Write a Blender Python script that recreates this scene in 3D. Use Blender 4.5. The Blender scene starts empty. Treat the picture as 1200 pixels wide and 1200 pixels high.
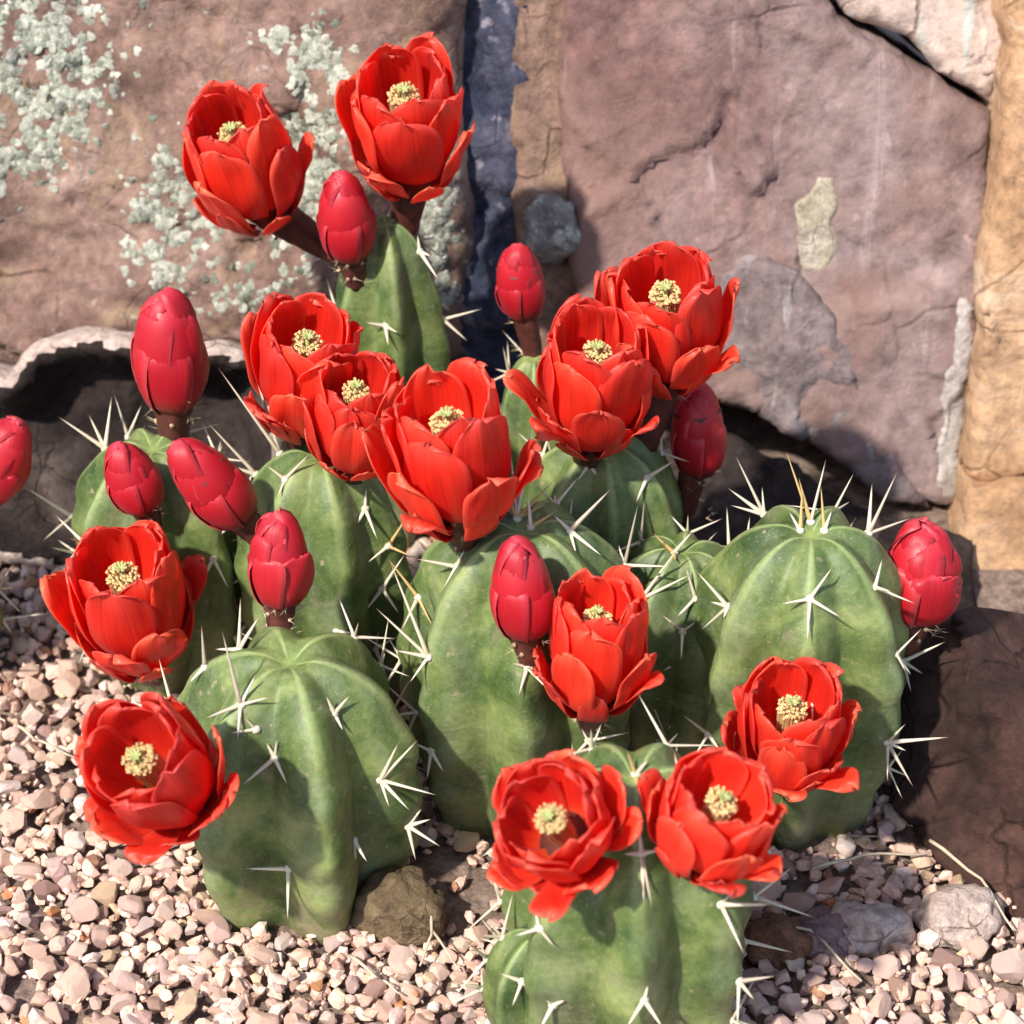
import bpy, bmesh, math, random
import numpy as np
from mathutils import Vector, Matrix, noise, geometry
from mathutils.bvhtree import BVHTree

R = math.radians
scene = bpy.context.scene
C = scene.collection
rng = random.Random(7)

# ------------------------------------------------------------------ camera
PITCH = R(38)
TARGET = Vector((0, 0, 0.08))
DIST = 1.0
HALF = 0.2                        # tan of half the field of view
CAM = TARGET + DIST * Vector((0, -math.cos(PITCH), math.sin(PITCH)))
FWD = (TARGET - CAM).normalized()
RIGHT = Vector((1, 0, 0))
UP = RIGHT.cross(FWD).normalized()
cd = bpy.data.cameras.new('camera')
cd.sensor_width = 36
cd.lens = 18 / HALF
cd.clip_start = 0.02
cd.clip_end = 200
cd.dof.use_dof = True
cd.dof.focus_distance = 0.93
cd.dof.aperture_fstop = 13
cam = bpy.data.objects.new('camera', cd)
C.objects.link(cam)
cam.matrix_world = Matrix.Translation(CAM) @ Matrix((RIGHT, UP, -FWD)).transposed().to_4x4()
scene.camera = cam

# ------------------------------------------------------------------ sky and sun
SUN_FROM = Vector((-0.55, -0.62, 1.0)).normalized()      # direction towards the sun
w = bpy.data.worlds.new('World')
scene.world = w
w.use_nodes = True
nt = w.node_tree
sky = nt.nodes.new('ShaderNodeTexSky')
sky.sky_type = 'NISHITA'
sky.sun_disc = False
sky.sun_elevation = math.asin(SUN_FROM.z)
sky.sun_rotation = math.atan2(SUN_FROM.x, SUN_FROM.y)
nt.links.new(sky.outputs[0], nt.nodes['Background'].inputs[0])
nt.nodes['Background'].inputs[1].default_value = 0.145
sd = bpy.data.lights.new('sun', 'SUN')
sd.energy = 4.2
sd.angle = R(2.0)
sd.color = (1, 0.95, 0.87)
sun = bpy.data.objects.new('sun', sd)
C.objects.link(sun)
sun.rotation_euler = (-SUN_FROM).to_track_quat('-Z', 'Y').to_euler()
scene.view_settings.view_transform = 'Standard'
scene.view_settings.look = 'None'
scene.view_settings.gamma = 1
scene.view_settings.exposure = 0.66

# ------------------------------------------------------------------ helpers
def ray(px, py):
    """direction through a pixel of the 1200 x 1200 photograph"""
    return (FWD + RIGHT * ((px - 600) / 600 * HALF) - UP * ((py - 600) / 600 * HALF)).normalized()

def proj(p):
    q = p - CAM
    d = q.dot(FWD)
    return (600 + q.dot(RIGHT) / d / HALF * 600, 600 - q.dot(UP) / d / HALF * 600)

def at_z(px, py, z):
    d = ray(px, py)
    return CAM + d * ((z - CAM.z) / d.z)

def at_y(px, py, y):
    d = ray(px, py)
    return CAM + d * ((y - CAM.y) / d.y)

def on_plane(px, py, pl):
    y0, a, b = pl
    d = ray(px, py)
    t = (y0 + a * CAM.x + b * CAM.z - CAM.y) / (d.y - a * d.x - b * d.z)
    return CAM + d * t

WORLD = {}
def place(o, M, parent=None):
    WORLD[o.name] = M
    if parent is not None:
        o.parent = parent
        o.matrix_basis = WORLD[parent.name].inverted() @ M
    else:
        o.matrix_basis = M
    return o

def mesh_from(name, V, F, mat, smooth=True):
    me = bpy.data.meshes.new(name)
    me.from_pydata([tuple(v) for v in V], [], F)
    me.update()
    if smooth:
        me.polygons.foreach_set('use_smooth', [True] * len(me.polygons))
    if mat:
        me.materials.append(mat)
    return me

def add(name, me, M=Matrix(), parent=None):
    o = bpy.data.objects.new(name, me)
    C.objects.link(o)
    return place(o, M, parent)

def tag(o, label=None, cat=None, group=None, kind=None):
    if label: o['label'] = label
    if cat: o['category'] = cat
    if group: o['group'] = group
    if kind: o['kind'] = kind
    return o

def fattr(me, name, vals):
    a = me.attributes.new(name, 'FLOAT', 'POINT')
    a.data.foreach_set('value', list(vals))

def fbm(p, oct=4, h=0.9):
    return noise.fractal(p, h, 2.1, oct)

# ------------------------------------------------------------------ materials
class NT:
    def __init__(s, name):
        s.m = bpy.data.materials.new(name)
        s.m.use_nodes = True
        s.t = s.m.node_tree
        s.b = s.t.nodes['Principled BSDF']
        s.out = s.t.nodes['Material Output']
    def n(s, typ, **kw):
        x = s.t.nodes.new(typ)
        for k, v in kw.items():
            if hasattr(x, k): setattr(x, k, v)
            else: x.inputs[k.replace('_', ' ')].default_value = v
        return x
    def l(s, a, b): s.t.links.new(a, b)
    def coord(s, kind='Object'):
        return s.n('ShaderNodeTexCoord').outputs[kind]
    def noise(s, vec, scale, detail=6, rough=0.6, dist=0.0):
        x = s.n('ShaderNodeTexNoise')
        x.inputs['Scale'].default_value = scale
        x.inputs['Detail'].default_value = detail
        x.inputs['Roughness'].default_value = rough
        x.inputs['Distortion'].default_value = dist
        s.l(vec, x.inputs['Vector'])
        return x.outputs['Fac']
    def ramp(s, fac, stops, interp='LINEAR'):
        x = s.n('ShaderNodeValToRGB')
        x.color_ramp.interpolation = interp
        e = x.color_ramp.elements
        while len(e) < len(stops): e.new(0.5)
        for i, (p, c) in enumerate(stops):
            e[i].position = p
            e[i].color = (*c, 1) if len(c) == 3 else c
        s.l(fac, x.inputs[0])
        return x.outputs[0]
    def mix(s, fac, a, b, mode='MIX'):
        x = s.n('ShaderNodeMix', data_type='RGBA', blend_type=mode)
        for v, i in ((fac, 0), (a, 6), (b, 7)):
            if hasattr(v, 'is_linked'): s.l(v, x.inputs[i])
            elif isinstance(v, (int, float)): x.inputs[i].default_value = v
            else: x.inputs[i].default_value = (*v, 1)
        return x.outputs[2]
    def math(s, op, a, b=0.0):
        x = s.n('ShaderNodeMath', operation=op)
        for v, i in ((a, 0), (b, 1)):
            if hasattr(v, 'is_linked'): s.l(v, x.inputs[i])
            else: x.inputs[i].default_value = v
        return x.outputs[0]
    def bump(s, h, strength, dist, prev=None):
        x = s.n('ShaderNodeBump')
        x.inputs['Strength'].default_value = strength
        x.inputs['Distance'].default_value = dist
        s.l(h, x.inputs['Height'])
        if prev: s.l(prev, x.inputs['Normal'])
        return x.outputs[0]
    def mapping(s, vec, scale=(1, 1, 1), rot=(0, 0, 0)):
        x = s.n('ShaderNodeMapping')
        x.inputs['Scale'].default_value = scale
        x.inputs['Rotation'].default_value = rot
        s.l(vec, x.inputs[0])
        return x.outputs[0]

def K(v, lo, hi):                     # ramp helper stops: grey
    return [(lo, (0, 0, 0)), (hi, (1, 1, 1))]

def rock_mat(name, cols, scale=14, band=None, streak=None, spots=None, stain=None, bump=1.0, rough=0.85, lichen=None):
    """cols: dark to light base colours of the stone; streak: (stretch, colour, amount); spots: (scale, colour, threshold)"""
    t = NT(name)
    co = t.coord()
    big = t.noise(co, scale, 8, 0.62, 0.6)
    n = len(cols)
    c = t.ramp(big, [(0.30 + 0.42 * i / (n - 1), cols[i]) for i in range(n)])
    fine = t.noise(co, scale * 14, 5, 0.7)
    c = t.mix(0.55, c, t.ramp(fine, [(0.3, (0.36, 0.33, 0.33)), (0.5, (1, 1, 1)), (0.70, (1.5, 1.42, 1.38))]), 'MULTIPLY')
    med = t.noise(co, scale * 4, 6, 0.65, 1.0)
    c = t.mix(0.5, c, t.ramp(med, [(0.32, (0.50, 0.45, 0.45)), (0.52, (1, 1, 1)), (0.72, (1.4, 1.32, 1.26))]), 'MULTIPLY')
    if band:
        col, x0, x1 = band
        sx = t.n('ShaderNodeSeparateXYZ'); t.l(co, sx.inputs[0])
        mr = t.n('ShaderNodeMapRange'); t.l(t.math('ADD', sx.outputs[0], t.math('MULTIPLY', t.math('SUBTRACT', big, 0.5), 0.12)), mr.inputs[0])
        mr.inputs[1].default_value = x0; mr.inputs[2].default_value = x1
        c = t.mix(t.math('MULTIPLY', mr.outputs[0], 0.75), c, t.mix(1.0, c, col, 'MULTIPLY'))
    if streak:
        st, col, lo, hi = streak
        v = t.mapping(co, st)
        c = t.mix(t.ramp(t.noise(v, 20, 6, 0.65, 0.4), K(0, lo, hi)), c, col)
    if stain:
        sc, col, lo, hi = stain
        c = t.mix(t.ramp(t.noise(co, sc, 5, 0.6, 1.2), K(0, lo, hi)), c, col)
    if lichen:
        sc, col, lo, hi = lichen
        c = t.mix(t.ramp(t.noise(co, sc, 9, 0.78, 0.3), K(0, lo, hi)), c, col)
    if spots:
        sc, col, lo, hi = spots
        c = t.mix(t.ramp(t.noise(co, sc, 3, 0.5), K(0, lo, hi)), c, col)
    t.l(c, t.b.inputs['Base Color'])
    t.b.inputs['Roughness'].default_value = rough
    t.b.inputs['Specular IOR Level'].default_value = 0.25
    h1 = t.noise(co, scale * 5, 9, 0.68, 0.3)
    h2 = t.noise(co, scale * 30, 4, 0.6)
    rd = t.n('ShaderNodeTexNoise', noise_type='RIDGED_MULTIFRACTAL')
    rd.inputs['Scale'].default_value = scale * 2.2
    rd.inputs['Detail'].default_value = 9
    rd.inputs['Roughness'].default_value = 0.62
    rd.inputs['Distortion'].default_value = 0.5
    t.l(co, rd.inputs['Vector'])
    vo = t.n('ShaderNodeTexVoronoi', feature='DISTANCE_TO_EDGE')
    vo.inputs['Scale'].default_value = scale * 2.4
    wv = t.n('ShaderNodeMix', data_type='VECTOR'); wv.inputs[0].default_value = 0.012 * 16 / scale
    nz = t.n('ShaderNodeTexNoise'); nz.inputs['Scale'].default_value = scale * 3; nz.inputs['Detail'].default_value = 6
    t.l(co, nz.inputs['Vector']); t.l(co, wv.inputs[4]); t.l(nz.outputs['Color'], wv.inputs[5]); t.l(wv.outputs[1], vo.inputs['Vector'])
    crack = t.math('MULTIPLY', t.ramp(vo.outputs['Distance'], [(0.0, (1, 1, 1)), (0.035, (0, 0, 0))]), t.ramp(t.noise(co, scale * 1.3, 3, 0.5), K(0, 0.48, 0.62)))
    c = t.mix(t.math('MULTIPLY', crack, 0.7), c, t.mix(1.0, c, (0.25, 0.2, 0.19), 'MULTIPLY'))
    # pale chips and grains
    gr = t.noise(co, scale * 9, 7, 0.75, 0.2)
    c = t.mix(t.ramp(gr, [(0.60, (0, 0, 0)), (0.68, (0.6, 0.6, 0.6))]), c, t.mix(1.0, c, (1.75, 1.7, 1.65), 'MULTIPLY'))
    t.l(c, t.b.inputs['Base Color'])
    nrm = t.bump(h2, 0.45 * bump, 0.0012, t.bump(h1, 0.7 * bump, 0.004, t.bump(rd.outputs['Fac'], 0.45 * bump, 0.0022, t.bump(t.math('SUBTRACT', 1.0, crack), 0.6, 0.002))))
    t.l(nrm, t.b.inputs['Normal'])
    return t.m

M_left = rock_mat('stone_pink_brown', [(0.081, 0.046, 0.032), (0.194, 0.117, 0.091), (0.283, 0.185, 0.148), (0.429, 0.318, 0.259)], 16,
                  stain=(20, (0.34, 0.235, 0.135), 0.52, 0.72), lichen=(70, (0.50, 0.49, 0.42), 0.60, 0.70))
M_slate = rock_mat('stone_slate_blue', [(0.008, 0.010, 0.022), (0.030, 0.036, 0.064), (0.085, 0.085, 0.12), (0.22, 0.20, 0.23)], 30,
                   spots=(110, (0.26, 0.235, 0.27), 0.60, 0.68))
M_tan = rock_mat('stone_tan', [(0.10, 0.06, 0.045), (0.24, 0.15, 0.11), (0.36, 0.25, 0.18)], 18, stain=(30, (0.30, 0.20, 0.10), 0.55, 0.7))
M_slab = rock_mat('stone_mauve', [(0.133, 0.080, 0.070), (0.232, 0.160, 0.147), (0.284, 0.215, 0.201), (0.398, 0.314, 0.284)], 9, band=((0.80, 0.60, 0.56), 0.02, -0.08),
                  streak=((3, 1, 0.35), (0.52, 0.42, 0.40), 0.60, 0.80), stain=(7, (0.21, 0.122, 0.098), 0.46, 0.66))
M_grey = rock_mat('stone_grey', [(0.097, 0.070, 0.066), (0.186, 0.139, 0.132), (0.251, 0.201, 0.194), (0.356, 0.302, 0.286)], 17,
                  streak=((3, 1, 0.4), (0.52, 0.49, 0.47), 0.58, 0.75))
M_pale = rock_mat('stone_pale_pink', [(0.370, 0.255, 0.194), (0.493, 0.370, 0.308), (0.546, 0.440, 0.378)], 12,
                  streak=((4, 1, 0.4), (0.44, 0.46, 0.42), 0.56, 0.66))
M_orange = rock_mat('stone_orange', [(0.328, 0.180, 0.090), (0.459, 0.279, 0.156), (0.525, 0.353, 0.230)], 14,
                    streak=((0.5, 1, 3), (0.66, 0.50, 0.36), 0.55, 0.8))
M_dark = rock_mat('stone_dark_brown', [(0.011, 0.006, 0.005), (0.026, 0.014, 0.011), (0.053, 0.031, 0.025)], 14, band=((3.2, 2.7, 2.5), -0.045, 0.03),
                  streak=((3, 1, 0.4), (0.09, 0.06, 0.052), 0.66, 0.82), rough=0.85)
M_cavity = rock_mat('stone_brown_shade', [(0.008, 0.005, 0.004), (0.019, 0.012, 0.010), (0.039, 0.027, 0.023), (0.099, 0.072, 0.062)], 22,
                    streak=((3, 1, 0.6), (0.11, 0.085, 0.075), 0.64, 0.76))  # brown staining, with the shade of hollow and gap painted into the colour
M_rim = rock_mat('stone_cream_and_lit_rim', [(0.32, 0.22, 0.18), (0.50, 0.39, 0.33), (0.62, 0.52, 0.45)], 25)  # cream stone; on the weathered ledge rim it also carries painted sunlight
M_cream = rock_mat('stone_cream_olive', [(0.26, 0.21, 0.12), (0.44, 0.38, 0.28), (0.60, 0.52, 0.46)], 45)
M_whitish = rock_mat('stone_whitish', [(0.28, 0.23, 0.21), (0.44, 0.39, 0.36), (0.58, 0.53, 0.50)], 22, streak=((3, 1, 0.4), (0.36, 0.33, 0.28), 0.5, 0.7))
M_brown = rock_mat('stone_olive_brown', [(0.07, 0.045, 0.025), (0.17, 0.12, 0.065), (0.27, 0.20, 0.13)], 40)
M_greylich = rock_mat('stone_lichen_grey', [(0.10, 0.085, 0.08), (0.24, 0.22, 0.20), (0.42, 0.41, 0.37)], 40,
                      lichen=(60, (0.55, 0.56, 0.49), 0.5, 0.6))

def lichen_mat():
    t = NT('lichen_pale_green')
    isl = t.n('ShaderNodeNewGeometry').outputs['Random Per Island']
    c = t.ramp(isl, [(0, (0.16, 0.17, 0.13)), (0.3, (0.30, 0.31, 0.245)), (0.75, (0.43, 0.43, 0.35)), (1, (0.56, 0.53, 0.45))])
    f = t.noise(t.coord(), 500, 5, 0.7)
    c = t.mix(0.7, c, t.ramp(f, [(0.35, (0.5, 0.5, 0.47)), (0.55, (1, 1, 1))]), 'MULTIPLY')
    t.l(c, t.b.inputs['Base Color'])
    t.b.inputs['Roughness'].default_value = 0.95
    t.b.inputs['Specular IOR Level'].default_value = 0.1
    t.l(t.bump(f, 0.7, 0.001), t.b.inputs['Normal'])
    return t.m
M_lichen = lichen_mat()

PEB = [(0.00, (0.399, 0.249, 0.183)), (0.06, (0.627, 0.401, 0.296)), (0.22, (0.703, 0.481, 0.374)), (0.36, (0.694, 0.445, 0.331)),
       (0.50, (0.731, 0.543, 0.435)), (0.62, (0.665, 0.427, 0.357)), (0.70, (0.589, 0.427, 0.365)), (0.78, (0.760, 0.614, 0.522)),
       (0.88, (0.608, 0.418, 0.252)), (0.94, (0.532, 0.338, 0.296)), (0.975, (0.304, 0.178, 0.131)), (1.0, (0.532, 0.223, 0.087))]
def pebble_mat(name, island):
    t = NT(name)
    if island: r = t.n('ShaderNodeNewGeometry').outputs['Random Per Island']
    else: r = t.n('ShaderNodeObjectInfo').outputs['Random']
    c = t.ramp(r, PEB)
    co = t.coord()
    f = t.noise(co, 260, 6, 0.7)
    c = t.mix(0.75, c, t.ramp(f, [(0.30, (0.50, 0.44, 0.42)), (0.5, (1, 1, 1)), (0.72, (1.3, 1.28, 1.25))]), 'MULTIPLY')
    g = t.noise(co, 900, 3, 0.6)
    c = t.mix(t.ramp(g, K(0, 0.66, 0.72)), c, (0.10, 0.07, 0.07))
    t.l(c, t.b.inputs['Base Color'])
    t.b.inputs['Roughness'].default_value = 0.75
    t.b.inputs['Specular IOR Level'].default_value = 0.3
    t.l(t.bump(f, 0.6, 0.0012, t.bump(g, 0.3, 0.0004)), t.b.inputs['Normal'])
    return t.m
M_peb = pebble_mat('pebble_stone', False)
M_pebs = pebble_mat('gravel_stone', True)

def soil_mat():
    t = NT('soil')
    co = t.coord()
    f = t.noise(co, 180, 8, 0.7)
    c = t.ramp(f, [(0.3, (0.06, 0.04, 0.03)), (0.5, (0.22, 0.15, 0.115)), (0.7, (0.40, 0.29, 0.23))])
    t.l(c, t.b.inputs['Base Color'])
    t.b.inputs['Roughness'].default_value = 0.95
    t.l(t.bump(f, 0.9, 0.004), t.b.inputs['Normal'])
    return t.m
M_soil = soil_mat()

def stem_mat():
    t = NT('cactus_skin')
    co = t.coord()
    at = lambda n: t.n('ShaderNodeAttribute', attribute_name=n).outputs['Fac']
    crest, hgt, apex = at('crest'), at('hgt'), at('apex')
    n1 = t.noise(co, 32, 6, 0.6, 0.5)
    c = t.ramp(n1, [(0.34, (0.030, 0.060, 0.014)), (0.5, (0.100, 0.145, 0.038)), (0.64, (0.225, 0.265, 0.088))])
    # waxy grey-green bloom in patches
    n2 = t.noise(t.mapping(co, (1, 1, 0.45)), 55, 7, 0.66, 0.4)
    c = t.mix(t.ramp(n2, [(0.48, (0, 0, 0)), (0.78, (0.75, 0.75, 0.75))]), c, (0.21, 0.24, 0.145))
    # fresh yellow green ridge line, strongest at the growing tip
    line = t.math('MULTIPLY', t.ramp(crest, K(0, 0.80, 1.0)), t.ramp(apex, [(0.0, (0.16,) * 3), (0.15, (0.40,) * 3), (0.5, (0.75,) * 3), (1, (0.95,) * 3)]))
    c = t.mix(line, c, (0.38, 0.45, 0.18))
    c = t.mix(t.ramp(apex, [(0.86, (0, 0, 0)), (1, (0.7, 0.7, 0.7))]), c, (0.28, 0.36, 0.11))
    # corky tan scurf towards the base and scars
    n3 = t.noise(co, 75, 8, 0.7, 0.8)
    cork = t.math('MULTIPLY', t.ramp(n3, K(0, 0.42, 0.60)), t.ramp(hgt, [(0.08, (0.95,) * 3), (0.26, (0.55,) * 3), (0.50, (0.0,) * 3)]))
    c = t.mix(cork, c, (0.26, 0.20, 0.12))
    scar = t.noise(t.mapping(co, (1, 1, 0.6)), 38, 7, 0.6, 1.5)
    c = t.mix(t.ramp(scar, [(0.60, (0, 0, 0)), (0.70, (0.55, 0.55, 0.55))]), c, (0.21, 0.185, 0.12))
    n4 = t.noise(co, 420, 4, 0.6)
    c = t.mix(0.35, c, t.ramp(n4, [(0.35, (0.55, 0.6, 0.5)), (0.6, (1.15, 1.15, 1.15))]), 'MULTIPLY')
    pore = t.n('ShaderNodeTexVoronoi'); pore.inputs['Scale'].default_value = 750; t.l(co, pore.inputs['Vector'])
    c = t.mix(t.ramp(pore.outputs['Distance'], [(0.10, (0.5, 0.5, 0.5)), (0.22, (0, 0, 0))]), c, (0.30, 0.33, 0.20))
    speck = t.noise(co, 230, 3, 0.5)
    c = t.mix(t.ramp(speck, [(0.66, (0, 0, 0)), (0.72, (0.7, 0.7, 0.7))]), c, (0.30, 0.25, 0.15))
    t.l(c, t.b.inputs['Base Color'])
    t.b.inputs['Roughness'].default_value = 0.52
    t.b.inputs['Specular IOR Level'].default_value = 0.4
    t.b.inputs['Subsurface Weight'].default_value = 0.08
    t.b.inputs['Subsurface Radius'].default_value = (0.004, 0.006, 0.002)
    t.b.inputs['Subsurface Scale'].default_value = 0.5
    wr = t.noise(t.mapping(co, (0.8, 0.8, 1.5)), 80, 5, 0.6, 0.5)
    t.l(t.bump(n4, 0.35, 0.0006, t.bump(wr, 0.28, 0.002)), t.b.inputs['Normal'])
    return t.m
M_stem = stem_mat()

def petal_mat(name, deep, mid, tipc, transl=0.55, rough=0.33):
    t = NT(name)
    at = lambda n: t.n('ShaderNodeAttribute', attribute_name=n).outputs['Fac']
    tt, vv = at('t'), at('v')
    c = t.ramp(tt, [(0.0, deep), (0.30, mid), (0.80, mid), (1.0, tipc)])
    # thin paler margin of the petal
    ed = t.math('MAXIMUM', t.math('POWER', t.math('ABSOLUTE', vv), 7.0), t.math('POWER', tt, 16.0))
    c = t.mix(t.math('MULTIPLY', ed, 0.5), c, tuple(min(0.96, q * 1.25 + 0.05) for q in tipc))
    co = t.coord()
    # fine veins running along the petal
    comb = t.n('ShaderNodeCombineXYZ')
    t.l(t.math('MULTIPLY', vv, 9.0), comb.inputs[0])
    t.l(tt, comb.inputs[1])
    t.l(t.n('ShaderNodeObjectInfo').outputs['Random'], comb.inputs[2])
    vein = t.noise(comb.outputs[0], 2.0, 4, 0.6)
    c = t.mix(0.45, c, t.ramp(vein, [(0.3, (0.62, 0.5, 0.5)), (0.5, (1, 1, 1)), (0.75, (1.15, 1.6, 1.5))]), 'MULTIPLY')
    rv = t.n('ShaderNodeObjectInfo').outputs['Random']
    c = t.mix(0.8, c, t.ramp(rv, [(0, (0.86, 0.75, 0.9)), (0.5, (1, 1, 1)), (1, (1.08, 1.5, 1.2))]), 'MULTIPLY')
    t.l(c, t.b.inputs['Base Color'])
    t.b.inputs['Roughness'].default_value = rough
    t.b.inputs['Specular IOR Level'].default_value = 0.5
    t.b.inputs['Sheen Weight'].default_value = 0.05
    t.b.inputs['Sheen Roughness'].default_value = 0.4
    t.b.inputs['Sheen Tint'].default_value = (1, 0.6, 0.6, 1)
    nb = t.bump(vein, 0.30, 0.0008)
    t.l(nb, t.b.inputs['Normal'])
    tr = t.n('ShaderNodeBsdfTranslucent')
    t.l(c, tr.inputs[0])
    ms = t.n('ShaderNodeMixShader')
    ms.inputs[0].default_value = transl
    t.l(t.b.outputs[0], ms.inputs[1])
    t.l(tr.outputs[0], ms.inputs[2])
    t.l(ms.outputs[0], t.out.inputs[0])
    return t.m
M_petal = petal_mat('petal_scarlet', (0.86, 0.15, 0.045), (0.96, 0.046, 0.024), (0.96, 0.10, 0.06))
M_petal_out = petal_mat('petal_scarlet_outer', (0.50, 0.014, 0.014), (0.96, 0.062, 0.032), (0.96, 0.15, 0.08))
M_bud = petal_mat('petal_crimson', (0.12, 0.004, 0.008), (0.50, 0.009, 0.020), (0.80, 0.060, 0.085), 0.25, 0.44)

def simple(name, col, rough=0.6, sss=0, spec=0.4, var=0.0, scale=300):
    t = NT(name)
    if var:
        f = t.noise(t.coord(), scale, 4, 0.6)
        c = t.mix(1.0, col, t.ramp(f, [(0.3, (1 - var,) * 3), (0.7, (1 + var,) * 3)]), 'MULTIPLY')
        t.l(c, t.b.inputs['Base Color'])
    else:
        t.b.inputs['Base Color'].default_value = (*col, 1)
    t.b.inputs['Roughness'].default_value = rough
    t.b.inputs['Specular IOR Level'].default_value = spec
    return t.m
def spine_mat():
    t = NT('spine_ivory')
    sp = t.n('ShaderNodeSeparateXYZ'); t.l(t.coord(), sp.inputs[0])
    c = t.ramp(sp.outputs[2], [(0.0, (0.42, 0.33, 0.20)), (0.18, (0.64, 0.58, 0.44)), (0.78, (0.68, 0.62, 0.49)), (1.0, (0.30, 0.19, 0.12))])
    rv = t.n('ShaderNodeObjectInfo').outputs['Random']
    c = t.mix(1.0, c, t.ramp(rv, [(0, (0.60, 0.55, 0.52)), (0.3, (0.92, 0.90, 0.86)), (1, (1.08, 1.06, 1.02))]), 'MULTIPLY')
    t.l(c, t.b.inputs['Base Color'])
    t.b.inputs['Roughness'].default_value = 0.5
    return t.m
M_spine = spine_mat()
M_spine_tan = simple('spine_young_tan', (0.50, 0.34, 0.13), 0.5, var=0.3, scale=160)
M_areole = simple('areole_wool', (0.58, 0.54, 0.42), 0.95, var=0.3, scale=900)
M_tube = simple('floral_tube_skin', (0.085, 0.022, 0.016), 0.55, var=0.5, scale=220)
M_anther = simple('anther_pollen', (0.68, 0.52, 0.24), 0.8, var=0.35, scale=800)
M_stigma = simple('stigma_green', (0.34, 0.36, 0.13), 0.5, var=0.2, scale=700)
M_straw = simple('dry_straw', (0.50, 0.40, 0.28), 0.7, var=0.3, scale=200)

# ------------------------------------------------------------------ ground
def ground_z(x, y):
    return 0.004 * noise.noise(Vector((x * 9, y * 9, 3.1))) + 0.0015 * noise.noise(Vector((x * 40, y * 40, 1.7)))
xs = np.unique(np.concatenate([np.linspace(-30, -0.7, 14), np.linspace(-0.7, 0.7, 141), np.linspace(0.7, 30, 14)]))
ys = np.unique(np.concatenate([np.linspace(-30, -0.7, 14), np.linspace(-0.7, 0.7, 141), np.linspace(0.7, 30, 14)]))
V = [(x, y, ground_z(x, y) - 0.003) for y in ys for x in xs]
nx = len(xs)
F = [(j * nx + i, j * nx + i + 1, (j + 1) * nx + i + 1, (j + 1) * nx + i) for j in range(len(ys) - 1) for i in range(nx - 1)]
ground = tag(add('ground', mesh_from('ground', V, F, M_soil)), kind='structure', label='gravelly pinkish soil around the cactus clump')

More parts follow.
